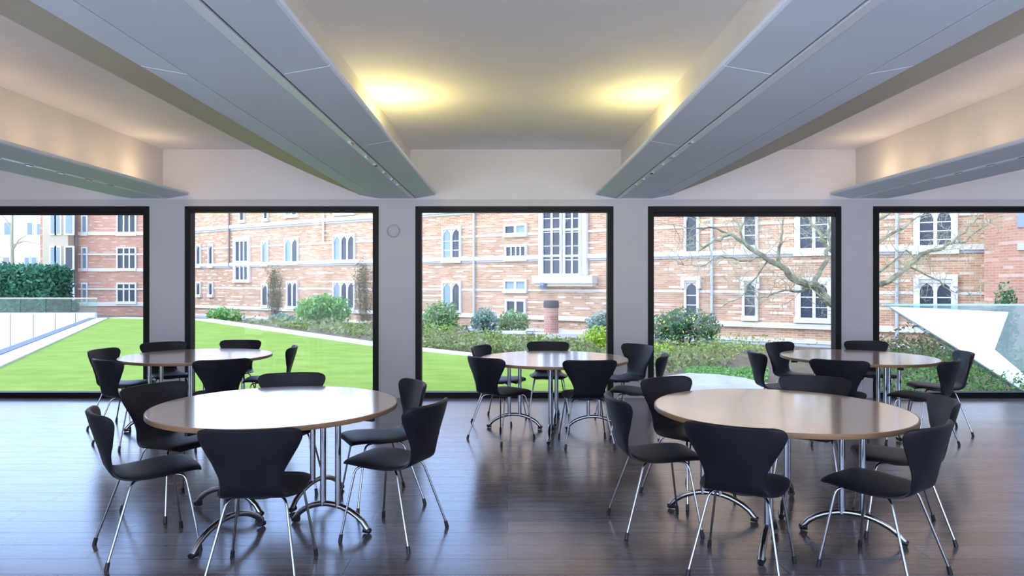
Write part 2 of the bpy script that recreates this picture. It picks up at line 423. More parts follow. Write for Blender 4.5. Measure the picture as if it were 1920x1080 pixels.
CH=[ # x, y, angle, label
 (-2.034,3.879,-52,'dark chair pulled out beyond the outer end of the bleached front table'),
 (-2.215,4.56,-119,'dark chair with slanted backrest tucked behind the outer rim of the bleached front table'),
 (-1.614,5.009,190,'dark chair behind the bleached front table, only its top rail above the tabletop'),
 (-1.262,3.522,4,'dark chair with its broad back squarely towards us at the bleached front table'),
 (-.88,4.708,117,'dark chair at the aisle end of the bleached front table, seat tucked under the tabletop'),
 (-.685,4.077,67,'dark chair with pointed backrest corner, turned away on the aisle by the bleached front table'),
 (-4.01,7.141,-95,'dark chair showing its inner backrest at the end of the sunken-court back table'),
 (-3.526,6.413,-32,'dark chair, back to us, at the outer end of the sunken-court back table'),
 (-3.884,7.81,-140,'dark chair before the window pier behind the sunken-court back table'),
 (-3.226,8.04,182,'dark chair shown only as a top rail behind the sunken-court back table'),
 (-2.724,6.439,30,'dark chair with broad back to us at the sunken-court back table'),
 (-2.615,7.45,101,'dark chair seen edge-on against the lawn at the sunken-court back table'),
 (-.078,7.447,-112,'dark chair partly hidden behind another, lawn side of the middle back table'),
 (-.055,6.58,-43,'dark chair turned away, lawn corner behind it, at the middle back table'),
 (.465,7.803,178,'dark chair facing us across the middle back table'),
 (.733,6.411,3,'dark chair with broad back to us at the middle back table'),
 (1.278,7.57,125,'dark chair with bluish inner backrest before the pier at the middle back table'),
 (1.255,6.675,72,'dark chair seen edge-on beside the pier at the middle back table'),
 (.915,4.23,-85,'dark chair seen in profile at the aisle end of the warm brown front table'),
 (1.27,4.79,-150,'dark chair with slanted backrest behind the aisle end of the warm brown front table'),
 (2.15,4.86,148,'dark chair with only its top edge showing behind the warm brown front table'),
 (1.231,3.575,-30,'dark chair, broad back to us, aisle side of the warm brown front table'),
 (1.95,3.57,37,'dark chair turned away with seat in view, outer side of the warm brown front table'),
 (2.38,4.16,72,'dark chair mostly hidden behind another at the outer end of the warm brown front table'),
 (2.755,6.90,-92,'dark chair seen edge-on beside the pale paving at the back table near the glass canopy'),
 (3.285,7.77,-150,'dark chair facing us before the planted bed at the back table near the canopy'),
 (4.23,7.90,172,'dark chair backed by the pier behind the back table near the glass canopy'),
 (3.115,6.391,-29,'dark chair with broad back to us at the back table near the glass canopy'),
 (4.37,6.948,74,'dark chair with bluish inner backrest right under the white canopy edge by the back table'),
 (3.83,6.33,40,'dark chair turned away at the outer front of the back table near the glass canopy')]
CH[28]=CH[28][:3]+('dark chair with bluish inner backrest against the white canopy edge outside',)
ch=make_chair()
for i,(x,y,a,lab) in enumerate(CH):
    c=ch if i==0 else copy_tree(ch)
    c.location=(x,y,0); c.rotation_euler.z=R(a); tag(c,lab,'chair','dark chairs around the round tables')

# ------------------------------------------------------------------ outdoors: ground
ZL=-.35
K0=onz(0,690,ZL); K1=onz(203,597,ZL); kd=(K1-K0).normalized()
KN=K0-kd*((K0.y-9.2)/kd.y)
edge=[onz(203,597,ZL),onz(365,600,ZL),onz(705,650,ZL),onz(880,668,ZL),Vector((2,13.4,ZL)),Vector((4.2,11.0,ZL)),Vector((5.6,9.3,ZL))]
gp=[(KN.x,9.15),(K1.x,K1.y),(-90,K1.y),(-90,110),(70,110),(70,9.15)]
u=Vector((.836,-.549,0)).normalized(); nrm=Vector((u.y,-u.x,0)); nrm=nrm if nrm.y<0 else -nrm
P0=at(850,CY,36.0); P0.z=0
def gz(x,y):
    d=(Vector((x,y,0))-P0).dot(nrm); t=min(1,max(0,(8-d)/6)); t=t*t*(3-2*t)
    if d<2.2 and (y>36 or x<-22): t=1
    return -.45-.53*t
mb=MB(); rows=[9.15+i*.95 for i in range(28)]; rows=[y for y in rows if y<K1.y-.3]+[K1.y-.01,K1.y]+[K1.y+1.2*i for i in range(1,40)]
nx=150; vs=[]
for y in rows:
    xl=KN.x+(K1.x-KN.x)*(y-9.15)/(K1.y-9.15) if y<K1.y else -90
    for k in range(nx+1):
        x=xl+(45-xl)*k/nx; vs.append((x,y,gz(x,y)))
fs=[(i*(nx+1)+k,i*(nx+1)+k+1,(i+1)*(nx+1)+k+1,(i+1)*(nx+1)+k) for i in range(len(rows)-1) for k in range(nx)]
o=mb.add(vs,fs).build('ground',M['soil'],recalc=False); struct(o)
o=MB().prism([(KN.x,9.16)]+[(p.x,p.y) for p in edge],'z',-.449,ZL).build('lawn',M['lawn']); struct(o)
# stone edging along the lawn's far rim
out=[]
for i,p in enumerate(edge):
    a=edge[max(0,i-1)]; b_=edge[min(len(edge)-1,i+1)]; d=(b_-a).normalized(); n=Vector((-d.y,d.x,0))
    if n.y<0: n=-n
    w=[.9,.9,.6,.45,.35,.3,.3][i]; out.append(p+n*w)
o=MB().prism([(p.x,p.y) for p in edge]+[(p.x,p.y) for p in out[::-1]],'z',-.448,ZL+.03).build('path_edging',M['edging']); struct(o)
# kerb of the sunken court and its white panelled walls
kn=Vector((-kd.y,kd.x,0)); kn=kn if kn.x<0 else -kn
def off(p,d): return (p.x+kn.x*d,p.y+kn.y*d)
o=MB().prism([off(KN,0),off(K1,0),off(K1,.55),off(KN,.55)],'z',-4,ZL+.04).build('court_kerb',M['edging']); struct(o)
o=MB().prism([off(KN,.55),off(K1,.55),off(K1,.85),off(KN,.85)],'z',-4,ZL+.06).build('court_rail_channel',M['channel']); struct(o)
YC=K1.y; zt=at(0,588,YC).z
o=MB().box(-80,K1.x-.7,YC-.02,YC+.2,-4,zt).build('court_wall',M['court']); struct(o)
for px in (20,63,104,142):
    x=at(px,0,YC).x; MB().box(x-.025,x+.025,YC-.024,YC-.019,-4,zt-.01).build('panel_joint',M['channel'],o)
o=MB().prism([(KN.x-.3,9.2),(K1.x-.3,YC),(-80,YC),(-80,9.2)],'z',-4.2,-4).build('court_floor',M['court']); struct(o)
# glass balustrade on top of the court wall
M['clearglass']=glass('clear_balustrade_glass',(.80,.93,.90),.5)
bal=empty('glass_balustrade',(0,YC+.1,zt))
tag(bal,'low clear glass balustrade with thin rail in front of the dark hedge','balustrade')
x0,x1=at(-60,0,YC).x,at(180,0,YC).x; hb=at(0,559,YC).z-zt
n=5
for k in range(n):
    a=x0+(x1-x0)*k/n; b_=x0+(x1-x0)*(k+1)/n
    MB().box(a+.02,b_-.02,-.01,.01,.03,hb-.03).build('glass_panel',M['clearglass'],bal)
MB().box(x0,x1,-.03,.03,hb-.03,hb+.02).build('top_rail',M['slot'],bal)
MB().box(x0,x1,-.05,.05,0,.05).build('bottom_channel',M['pipe'],bal)
# paved terrace and grass strip to the right
cen=Vector((4.4,11.4,0)); 
tp_=[onz(1180,738,ZL),onz(1235,712,ZL),onz(1290,704,ZL),onz(1340,706,ZL),onz(1395,713,ZL),onz(1440,724,ZL),onz(1470,745,ZL)]
o=MB().prism([(p.x,p.y) for p in tp_]+[(tp_[-1].x,9.2),(tp_[0].x,9.2)],'z',-.44,ZL+.05).build('paved_terrace',M['paving']); struct(o)

# ------------------------------------------------------------------ foliage
def leaves(mb,c,rad,n,size,rng,shellness=.5,flat=0):
    c=Vector(c)
    for _ in range(n):
        d=Vector((rng.gauss(0,1),rng.gauss(0,1),rng.gauss(0,1))).normalized()
        k=(shellness+(1-shellness)*rng.random())
        k*=1+.22*noise.noise(d*2.3+c)
        p=c+Vector((d.x*rad[0],d.y*rad[1],d.z*rad[2]))*k
        leaf(mb,p,size*(.6+.8*rng.random()),rng,d)
def leaf(mb,p,s,rng,d=None):
    a=Vector((rng.gauss(0,1),rng.gauss(0,1),rng.gauss(0,1))).normalized()
    if d is not None: a=(a+d*.6).normalized()
    u=a.orthogonal().normalized(); u=Matrix.Rotation(rng.random()*6.28,3,a)@u; w=a.cross(u)
    mb.add([p-u*s,p+w*s*.45,p+u*s,p-w*s*.45],[(0,1,2,3)])
def shrub(bx,y,m,label,n=1500,size=.06,cat='shrub',name='garden_shrub',lobes=4,zb=None,seed=1,flowers=None,upper=0):
    rng=random.Random(seed)
    x0,y0,x1,y1=bx; a=at(x0,y1,y); b_=at(x1,y0,y); zb=a.z if zb is None else zb
    w=(b_.x-a.x); h=b_.z-zb; dp=w*.8
    root=empty(name,((a.x+b_.x)/2,y,zb)); mb=MB(); st=MB()
    for k in range(lobes):
        t=(k+.5)/lobes-.5
        cx=t*w*.75; cy=rng.uniform(-.2,.2)*dp; hh=h*(1-.9*abs(t)**1.5*rng.uniform(.5,1.0))
        leaves(mb,(cx,cy,hh*.52),(w*.5/ max(1.4,lobes**.6),dp*.35,hh*.5),n//lobes,size,rng,.45)
        st.tube([(cx*.3,cy*.3,-.05),(cx*.8,cy*.8,hh*.3),(cx,cy,hh*.6)],[.035,.025,.01],6)
    mb.build('foliage',m,root,recalc=False); st.build('stems',M['stem'],root)
    if flowers:
        fm=MB()
        for _ in range(flowers):
            d=Vector((rng.gauss(0,1),-abs(rng.gauss(0,1)),rng.gauss(0,.7))).normalized()
            leaf(fm,Vector((d.x*w*.45,d.y*dp*.4,h*.5+d.z*h*.4)),.05,rng,d)
        fm.build('blossom',M['flower'],root,recalc=False)
    tag(root,label,cat,'garden shrubs'); return root
shrub((380,575,457,606),38,M['leaf_bright'],'low bright green shrub by the stair tower of the brick building',900,.10,seed=2,lobes=3)
shrub((556,549,660,610),33,M['leaf_bright'],'large rounded green shrub under the three-light window of the brick building',2600,.10,seed=3,lobes=5)
shrub((793,562,862,624),28,M['leaf_pale'],'light green shrub under the two-light window seen through the middle pane',1700,.075,seed=4)
shrub((882,577,938,624),28,M['leaf_blue'],'grey-green bushy shrub beside a yellower one in the middle bed',1400,.07,seed=5)
shrub((932,579,994,624),28.6,M['leaf_pale'],'yellowish green shrub just beside the brick pier with the dark cap',1400,.07,seed=6)
shrub((1095,578,1190,640),24,M['leaf_blue'],'dull green tall shrub half hidden behind the window pier',1500,.07,seed=7)
shrub((1082,610,1175,662),20.5,M['leaf_yellow'],'vivid lime green shrub at the foot of the bed by the middle window',1500,.055,seed=8)
shrub((1215,576,1350,644),21.5,M['leaf_dark'],'spreading dark green shrub dotted with yellow flowers',2600,.065,seed=9,lobes=5,flowers=60)
shrub((1218,642,1264,670),18.5,M['leaf_yellow'],'small yellow-green clump in front of the dark flowering shrub',600,.05,seed=10,lobes=2)
shrub((118,562,147,590),41,M['hedge'],'small dark green shrub at the foot of the cream stone bay',600,.11,seed=11,lobes=2)
shrub((1862,515,1912,680),20,M['leaf_dark'],'dark evergreen shrub rising above the glass canopy against brick',1100,.06,seed=12,lobes=2)
shrub((505,586,560,606),36,M['leaf_blue'],'low grey-green mound in the bed near the large rounded shrub',600,.08,seed=13,lobes=3)
# hedge
rng=random.Random(20); YH=38.0; a=at(-140,586,YH); b_=at(90,503,YH)
mb=MB()
for _ in range(9000):
    x=rng.uniform(a.x,b_.x); z=rng.uniform(-.5,b_.z); y=YH+rng.choice((0,0,0,rng.uniform(0,2)))+rng.gauss(0,.12)
    if rng.random()<.2: z=b_.z+rng.gauss(0,.12); y=YH+rng.uniform(0,2)
    leaf(mb,Vector((x,y,z)),.15*(.6+.8*rng.random()),rng,Vector((0,-1,.3)))
for _ in range(1500):
    leaf(mb,Vector((b_.x-.05+rng.gauss(0,.12),YH+rng.uniform(0,2),rng.uniform(-.5,b_.z))),.15*(.6+.8*rng.random()),rng,Vector((1,-.3,.3)))
hd=empty('hedge'); mb.build('foliage',M['hedge'],hd,recalc=False)
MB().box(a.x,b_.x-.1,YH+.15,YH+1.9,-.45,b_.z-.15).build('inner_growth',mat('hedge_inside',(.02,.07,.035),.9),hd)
tag(hd,'tall dark green clipped hedge behind the glass balustrade','hedge')
# low planting along the bed, uncountable
def cover(name,poly_fn,n,m,h,size,label,seed):
    rng=random.Random(seed); mb=MB()
    for _ in range(n):
        x,y,hh=poly_fn(rng); z=gz(x,y)+rng.random()**1.5*h*hh
        leaf(mb,Vector((x,y,z)),size*(.6+.8*rng.random())*(y/24)**.6,rng,Vector((0,-.3,.6)))
    o=mb.build(name,m,recalc=False); tag(o,label,'plants',kind='stuff'); return o
def bed(rng):
    i=rng.choice((1,1,2,2,2,3,3)); t=rng.random(); 
    if i==1: t=t**.7
    a=edge[i].lerp(edge[i+1],t); b_=out[i].lerp(out[i+1],t); d=(b_-a).normalized()
    k=rng.random(); q=b_+d*(.9+k*3.2)
    cl=.45+.75*noise.noise(Vector((q.x*.9,q.y*.9,3)))
    return q.x,q.y,max(.15,cl)
cover('bed_plants',bed,9000,M['bedplant'],.55,.085,'mixed low brown and olive bedding plants between lawn edging and brick building',31)
def bed_green(rng):
    c=rng.choice([(905,645,3,.5),(985,650,1.5,.5),(820,625,2,.5),(1330,660,2.8,.8),(1400,655,2.5,.8),(1290,668,2,.8)])
    q=onz(c[0],c[1],-.45); return q.x+rng.gauss(0,.55),q.y+rng.gauss(0,c[3]),.5+.5*rng.random()
cover('bed_greenery',bed_green,3200,M['leaf_olive'],.5,.05,'fresh green leafy ground plants along the garden bed','g')
def strip(rng):
    p=onz(rng.uniform(1285,1440),rng.uniform(690,712),-.4); return p.x,p.y,.35
cover('grass_tufts',strip,3600,M['leaf_bright'],.3,.045,'narrow strip of bright grass behind the pale paved terrace','s')
def ivy(rng):
    px=rng.uniform(1640,1960); y=rng.uniform(10.2,17)
    x=(px-CX)/F*y; return x,y,.5+.5*noise.noise(Vector((x,y,1)))+.25
cover('canopy_greenery',ivy,6000,M['leaf_ivy'],.6,.05,'dense low greenery growing below the white angular canopy','i')
def ivy2(rng):
    px=rng.uniform(1640,1830); y=rng.uniform(15,20)
    x=(px-CX)/F*y; return x,y,.6+.5*noise.noise(Vector((x,y,5)))
cover('bank_undergrowth',ivy2,3600,M['leaf_bank'],1.0,.06,'brown and olive undergrowth on the bank behind the glass canopy','j')

# brick pier and stone pieces
yP=24.5; a=at(1020,634,yP); b_=at(1047,563,yP); w=b_.x-a.x
pr=empty('brick_pier',((a.x+b_.x)/2,yP,-.45)); hgt=b_.z+.45
MB().lathe([(w/2,.02),(w/2,hgt*.80)],28).build('shaft',M['pierbrick'],pr,smooth=True)
MB().lathe([(w/2+.02,hgt*.80),(w/2+.02,hgt*.93),(w/2,hgt*.985),(w/3,hgt)],28).build('cap',mat('dark_cap',(.05,.035,.035),.6),pr,smooth=True)
MB().box(-.55,1.15,-.35,.5,-.02,.14).build('plinth',M['stone'],pr)
MB().box(w/2+.02,w/2+.14,-.05,.07,.14,.30).build('marker_post',M['whitestone'],pr)
tag(pr,'short round red brick pier with a dark cap on stone base in garden bed','pier')
yS=26; a=at(930,632,yS); b_=at(987,621,yS)
o=MB().box(a.x,b_.x,yS-.3,yS+.3,-.46,b_.z).build('stone_slab',mat('bluish_slab',(.72,.84,.86),.4)); bevel(o,.03)
tag(o,'pale bluish low slab lying among the bed plants','slab')

# ------------------------------------------------------------------ brick college building
TOP=6.75; TALL=12.5
bld=empty('college_building',P0,math.atan2(u.y,u.x))
# local frame: +x along the wall, -y out towards the garden
def fp(px,py,out=0.0):
    d=Vector(((px-CX)/F,1,0)); q=P0+nrm*out
    t=q.dot(nrm)/d.dot(nrm); p=d*t
    return (p-P0).dot(u), ZC+(CY-py)/F*t
X0=fp(300,CY)[0]; X1=fp(1903,CY)[0]
XT=fp(905,CY)[0]
MB().prism([(X0,-1.1),(X1,-1.1),(X1,TALL),(XT,TALL),(XT,TOP),(X0,TOP)],'y',0,.5).build('wall',M['brick'],bld)
MB().box(X0,XT,-.16,.5,TOP,TOP+.2).build('coping',M['stone'],bld)
MB().box(XT,X1,-.16,.5,TALL,TALL+.25).build('coping',M['stone'],bld)
def course(z,h,o,m=None,x0=None,x1=None,name='stone_course'):
    MB().box(X0 if x0 is None else x0,X1 if x1 is None else x1,-o,.01,z,z+h).build(name,m or M['stone'],bld)
zA=fp(850,489)[1]
course(zA-.02,.20,.14); course(zA-.12,.10,.05,M['pipe'])
course(fp(850,545)[1],.10,.03); course(fp(850,447)[1],.11,.03)
zB=fp(850,592)[1]; course(zB-.05,.20,.12); course(-1.1,.22,.10,M['pipe'],name='plinth_course'); course(-.86,.14,.12); course(-.88,.02,.05)
zC2=fp(700,410)[1]; course(zC2,.22,.14); course(zC2-.12,.11,.05,M['pipe'])
course(6.6,.12,.03)
def window(px0,py0,px1,py1,lights,kind='rect',pale=(),sur=.10,trans=(),parent=None,fpf=None,bars=0,depth=.0):
    parent=parent or bld; f=fpf or fp
    x0,zt=f(px0,py0); x1,_=f(px1,py0); xm=(px0+px1)/2
    zt=f(xm,py0)[1]; zb=f(xm,py1)[1]
    d=-.02-depth
    fr=MB(); s=sur
    pts=[(x0,zb)]
    ah=min((x1-x0)*.8,.6) if kind=='lancet' else 0
    # surround
    fr.box(x0-s,x0,d-.10,.01,zb-.08,zt); fr.box(x1,x1+s,d-.10,.01,zb-.08,zt); fr.box(x0-s,x1+s,d-.10,.01,zt,zt+s*1.2); fr.box(x0-s*1.2,x1+s*1.2,d-.16,.01,zb-.2,zb-.0)
    w=(x1-x0)/lights; mw=min(.07,w*.12)
    for k in range(1,lights): fr.box(x0+k*w-mw,x0+k*w+mw,d-.06,.01,zb,zt)
    for t in trans:
        z=zb+(zt-zb)*t; fr.box(x0,x1,d-.055,.01,z-.05,z+.05)
    wn=fr.build('window',M['lead'] if lights>1 else M['hood'],parent)
    for k in range(lights):
        a=x0+k*w+(mw if k else 0); b=x0+(k+1)*w-(mw if k<lights-1 else 0)
        hh=min((b-a)*.75,(zt-zb)*.25)
        c=(a+b)/2
        poly=[(a,zb),(b,zb),(b,zt-hh),(b-(b-a)*.12,zt-hh*.45),(c,zt-.02),(a+(b-a)*.12,zt-hh*.45),(a,zt-hh)] if kind!='flat' else [(a,zb),(b,zb),(b,zt),(a,zt)]
        MB().prism(poly,'y',d-.012,.0).build('pane',M['palepane'] if k in pale else M['pane'],wn)
        if kind!='flat':
            # stone spandrels either side of the pointed head
            for sgn,e in ((1,b),(-1,a)):
                pl=[(e,zt-hh),(e-sgn*(b-a)*.12,zt-hh*.45),(c,zt-.02),(c,zt),(e,zt)]
                MB().prism(pl,'y',d-.03,.0).build('spandrel',M['stone'],wn)
        for q in range(bars):
            z=zb+(zt-zb)*(q+1)/(bars+1.3); MB().box(a,b,d-.02,-.005,z-.018,z+.018).build('glazing_bar',M['lead'],wn)
    return wn
def hood(px0,py0,px1,py1):
    x0,zt=fp(px0,py0); x1,_=fp(px1,py0); zb=fp((px0+px1)/2,py1)[1]; s=.16
    mb=MB(); mb.box(x0,x1,-.2,.01,zt-s,zt); mb.box(x0,x0+s,-.2,.01,zb,zt-s); mb.box(x1-s,x1,-.2,.01,zb,zt-s); mb.build('hood_mould',M['hood'],bld)
# first window's view
for a in (371,394):
    window(a,461,a+6,497,1); window(a,531,a+6,552,1)
window(444,453,466,524,3,trans=(.47,),pale=(),sur=.25,kind='flat')
window(494,454,503,494,1,pale=(0,)); window(494,535,503,572,1)
window(537,449,559,491,2,pale=(0,)); window(541,530,558,574,2)
window(628,443,665,487,3,pale=(0,)); window(628,530,665,576,3,pale=(0,))
for a,b,l in ((452,459,1),(497,503,1),(538,558,2),(630,665,3)):
    window(a,358,b,{452:415,497:412,538:405,630:400}[a]-2,l,pale=(0,) if l>1 else ())
# middle view
window(833,430,863,486,2,pale=(0,),bars=2); window(833,531,863,582,2,pale=(0,))
window(949,424,986,437,2,'flat',pale=(1,)); window(951,463,986,482,4,'flat')
window(949,528,986,542,2,'flat',pale=(0,1)); window(952,565,984,586,2,'flat')
xa,_=fp(1008,515); xb,_=fp(1120,515)
window(1025,300,1056,513,2,trans=(.155,.385),bars=7,depth=.25,sur=.10,kind='flat',pale=())
window(1066,300,1091,513,2,trans=(.155,.385),bars=7,depth=.25,sur=.10,kind='flat',pale=())
x1_,zt_=fp(1022,395); x2_,_=fp(1094,395); zb_=fp(1058,516)[1]
MB().box(x1_-.25,x2_+.25,-.22,.01,zb_,TOP).build('bay_backing',M['whitestone'],bld)
MB().box(xa,xb,-.55,.01,zb_-.38,zb_-.02).build('bay_sill',M['stone'],bld)
MB().box(fp(1010,516)[0],fp(1118,516)[0],-.40,.01,zb_-.52,zb_-.38).build('bay_corbel',M['hood'],bld)
# views with the tree
window(1288,400,1307,472,1,pale=()); window(1397,398,1417,460,1,bars=2)
window(1288,530,1307,590,1,bars=2); window(1397,531,1417,592,1,bars=2)
hood(1279,519,1315,541); hood(1390,519,1425,541)
window(1501,390,1552,470,2,sur=.2,bars=2); window(1502,532,1552,596,2,pale=(),sur=.2,bars=2)
window(1725,395,1783,466,2,sur=.2,bars=3); window(1725,530,1783,600,2,sur=.2,bars=2); hood(1713,515,1796,537)
window(1880,395,1898,430,1)
def down(px,m=None,z0=-.7,z1=TOP):
    x=fp(px,CY)[0]; MB().tube([(x,-.12,z0),(x,-.12,z1)],.06,8).build('downpipe',m or M['pipe'],bld,smooth=True)
down(432,M['darkpipe'],2.6); down(609,M['whitestone'],4.0); down(891,M['pipe']); down(1336,M['pipe'],-.3,4.3); down(1682,M['pipe'])
tag(bld,'long striped red brick college building with stone windows beyond the garden','building')
for bx,lab,sd in (((500,512,542,592),'brown-olive climbing plant on the brick wall beside the two-light window',41),((671,500,703,600),'brown climbing plant on the brick wall beyond the large rounded shrub',42)):
    rg=random.Random(sd); xa_,zt2=fp((bx[0]),bx[1]); xb_,_=fp(bx[2],bx[1]); zb2=-.95; zt2=fp((bx[0]+bx[2])/2,bx[1])[1]
    cl=empty('wall_climber',P0+u*((xa_+xb_)/2)+Vector((0,0,zb2)),math.atan2(u.y,u.x)); ww=(xb_-xa_)/2; hh=zt2-zb2; mb=MB(); st=MB()
    for k in range(7):
        x=rg.uniform(-.3,.3)*ww; pts=[(x*.4,-.10,0)]
        for q in range(1,7): x+=rg.gauss(0,.16)*ww; x=max(-ww,min(ww,x)); pts.append((x,-.10,hh*q/6*rg.uniform(.9,1.0)))
        st.tube(pts,[.03,.028,.025,.02,.016,.012,.008],5)
        for p in pts[1:]:
            for _ in range(38): leaf(mb,Vector((p[0]+rg.gauss(0,.22),-.12-abs(rg.gauss(0,.05)),max(.1,p[2]+rg.gauss(0,.28)))),.055,rg,Vector((0,-1,.2)))
    st.build('stems',M['stem'],cl); mb.build('foliage',M['leaf_bank'],cl,recalc=False); tag(cl,lab,'climbing plant')
# wall lantern
x,z=fp(1027,535); wl=empty('wall_lantern',P0+u*x+Vector((0,0,z)),math.atan2(u.y,u.x))
MB().lathe([(.14,-.14),(.19,.0),(.19,.12),(.05,.2)],6,(0,-.42)).build('lantern_body',mat('lantern_blue',(.16,.19,.25),.4),wl)
MB().tube([(0,-.02,.05),(0,-.3,.08)],.03,6).build('bracket',M['pipe'],wl)
tag(wl,'dark blue-grey lantern fixed to the brick wall under the tall bay window','lantern')

# left wing, parallel to the room
YW=51.0
lw=empty('college_wing',(0,YW,0))
def fl(px,py): p=at(px,py,YW); return p.x,p.z
a,_=fl(147,0); b,_=fl(292,0)
MB().box(a,b,0,.5,-1.1,TOP+.5).build('wall',M['redbrick'],lw)
MB().box(a,b,-.15,.5,TOP+.5,TOP+.8).build('coping',M['stone'],lw)
for py,h in ((438,.25),(477,.12),(506,.25),(542,.12),(570,.3)):
    z=fl(0,py)[1]; MB().box(a,b,-.1,.01,z-h/2,z+h/2).build('stone_course',M['stone'],lw)
for bx,l in (((222,404,254,437),3),((222,466,254,503),3),((222,533,254,565),3)):
    window(*bx,l,parent=lw,fpf=fl,kind='flat')
for bx in ((156,406,163,437),(156,466,163,503),(156,533,163,566)):
    window(*bx,1,parent=lw,fpf=fl,kind='flat',pale=(0,))
a2,_=fl(95,0); a3=fl(82,0)[0]
MB().box(a2,a-.2,-.9,.5,-1.1,TOP+.5).build('stone_bay',M['creamstone'],lw)
MB().box(a3,a2,-.4,.5,-.9,TOP+.5).build('brick_strip',M['redbrick'],lw)
def flb(px,py): 
    p=at(px,py,YW-.9); return p.x,p.z
MB().tube([(a-.1,-.1,-.8),(a-.1,-.1,TOP)],.12,8).build('downpipe',M['darkpipe'],lw)
def winbay(px0,py0,px1,py1,mm):
    x0,z1=flb(px0,py0); x1,z0=flb(px1,py1)
    fr=MB().box(x0-.12,x1+.12,-1.0,-.89,z0-.12,z1+.12).build('window',M['whitestone'],lw)
    MB().box(x0,x1,-1.03,-.99,z0,z1).build('pane',mm,fr)
for y0,y1 in ((404,438),(464,504),(534,560)):
    winbay(125,y0,137,y1,M['pane'] if y0==464 else M['palepane']); winbay(97,y0,104,y1,M['palepane']); winbay(107,y0,113,y1,M['palepane'])
tag(lw,'red brick wing with a cream stone bay beside the dark hedge','building')
# pale house far behind the hedge
YF=62.0; ph=empty('pale_house',(0,YF,0))
a=at(-200,0,YF).x; b=at(84,0,YF).x
MB().box(a,b,0,4,-.9,9.2).build('wall',M['palewall'],ph)
MB().prism([(a-.3,9.2),(b+.3,9.2),(b-1.5,11.2),(a+1.5,11.2)],'y',-.3,4.3).build('roof',mat('pale_slate',(.62,.62,.64),.7),ph)
def fh(px,py): p=at(px,py,YF); return p.x,p.z
for bx in ((48,483,55,498),(61,483,69,498),(53,418,61,440),(71,420,80,440),(10,418,22,440),(8,483,18,498)):
    x0,z1=fh(bx[0],bx[1]); x1,z0=fh(bx[2],bx[3])
    fr=MB().box(x0-.1,x1+.1,-.1,.01,z0-.1,z1+.1).build('window',M['whitestone'],ph); MB().box(x0,x1,-.13,-.09,z0,z1).build('pane',M['palepane'],fr)
tag(ph,'pale rendered house far behind the dark hedge','house')

# dark neighbouring corner at the end of the brick facade
q=at(1909,CY,21.0)
cb=empty('brick_corner_block',(q.x,q.y,0))
MB().box(0,5,0,1.5,-.9,7).build('wall',M['redbrick'],cb)
MB().box(-.03,5,-.08,.0,2.5,2.7).build('stone_course',M['pipe'],cb); MB().box(-.05,5,-.05,0,3.2,7).build('slate_hanging',mat('slate_blue',(.24,.27,.33),.6),cb)
tag(cb,'blue-grey corner of another building beyond the glass canopy','building')

# ------------------------------------------------------------------ angular white canopy with glass
YA=12.0
ca=empty('angular_canopy',(0,YA,0))
pl=[(1666,575),(1888,585),(1862,655),(1990,762),(1990,780),(1790,651)]
poly=[(at(x,y,YA).x,at(x,y,YA).z) for x,y in pl]
MB().prism(poly,'y',-.04,.04).build('white_panel',mat('white_translucent_panel',(.95,.97,.97),.4),ca)
gl=[(1660,572),(2000,572),(2000,790),(1788,660)]
poly=[(at(x,y,YA+.1).x,at(x,y,YA+.1).z) for x,y in gl]
MB().prism(poly,'y',.09,.115).build('glass_sheet',M['tealglass'],ca)
z=at(0,572,YA+.1).z; MB().box(at(1660,0,YA).x,at(2000,0,YA).x,.08,.125,z-.01,z+.02).build('top_edge',mat('glass_edge_teal',(.30,.55,.56),.3),ca)
tag(ca,'white angular folded canopy of panel and glass outside the end window','canopy')

# ------------------------------------------------------------------ bare tree
rng=random.Random(5); YT=15.0
tr=empty('bare_tree',(at(1607,0,YT).x,YT,-.45)); T0=tr.location.copy()
def tp2(px,py,dy=0.): return at(px,py,YT+dy)-T0
MB().tube([(0,0,-.05),(.03,0,.5),tp2(1608,600),tp2(1604,560),tp2(1612,480,.2),tp2(1625,380,.3),tp2(1620,200,.3)],[.30,.24,.20,.18,.14,.10,.05],12).build('trunk',M['bark'],tr,smooth=True)
limbs=[([(1606,590),(1568,574),(1551,560),(1529,537),(1504,531),(1479,514),(1461,496),(1428,482),(1392,457),(1370,440),(1340,452),(1310,470)],.11,-.6),
 ([(1461,496),(1461,464),(1466,435),(1470,405),(1474,360)],.045,-.4),
 ([(1526,534),(1540,504),(1555,460),(1557,424),(1550,390),(1540,350)],.065,.3),
 ([(1529,540),(1497,547),(1472,545),(1445,553),(1421,561)],.035,-.3),
 ([(1439,490),(1410,530),(1385,558),(1342,583)],.022,-.2),
 ([(1392,457),(1390,435),(1398,410),(1405,385)],.03,0),
 ([(1604,575),(1648,538),(1704,500),(1726,478),(1762,467),(1784,457),(1809,435),(1835,405)],.07,-.5),
 ([(1610,480),(1647,453),(1686,431),(1712,413),(1740,395)],.05,.4),
 ([(1616,440),(1647,412),(1672,398),(1690,380)],.04,.2),
 ([(1784,457),(1810,452),(1850,420),(1880,405)],.028,-.5),
 ([(1606,545),(1660,500),(1700,470),(1720,490)],.03,.6),
 ([(1704,500),(1760,530),(1790,547),(1870,548)],.022,0),
 ([(1606,520),(1560,470),(1530,430),(1510,400),(1500,360)],.06,.8),
 ([(1428,482),(1390,490),(1350,480),(1310,500),(1270,495)],.025,-.5),
 ([(1370,440),(1330,425),(1290,430),(1250,420)],.025,-.2)]
tw=MB(); ntw=0
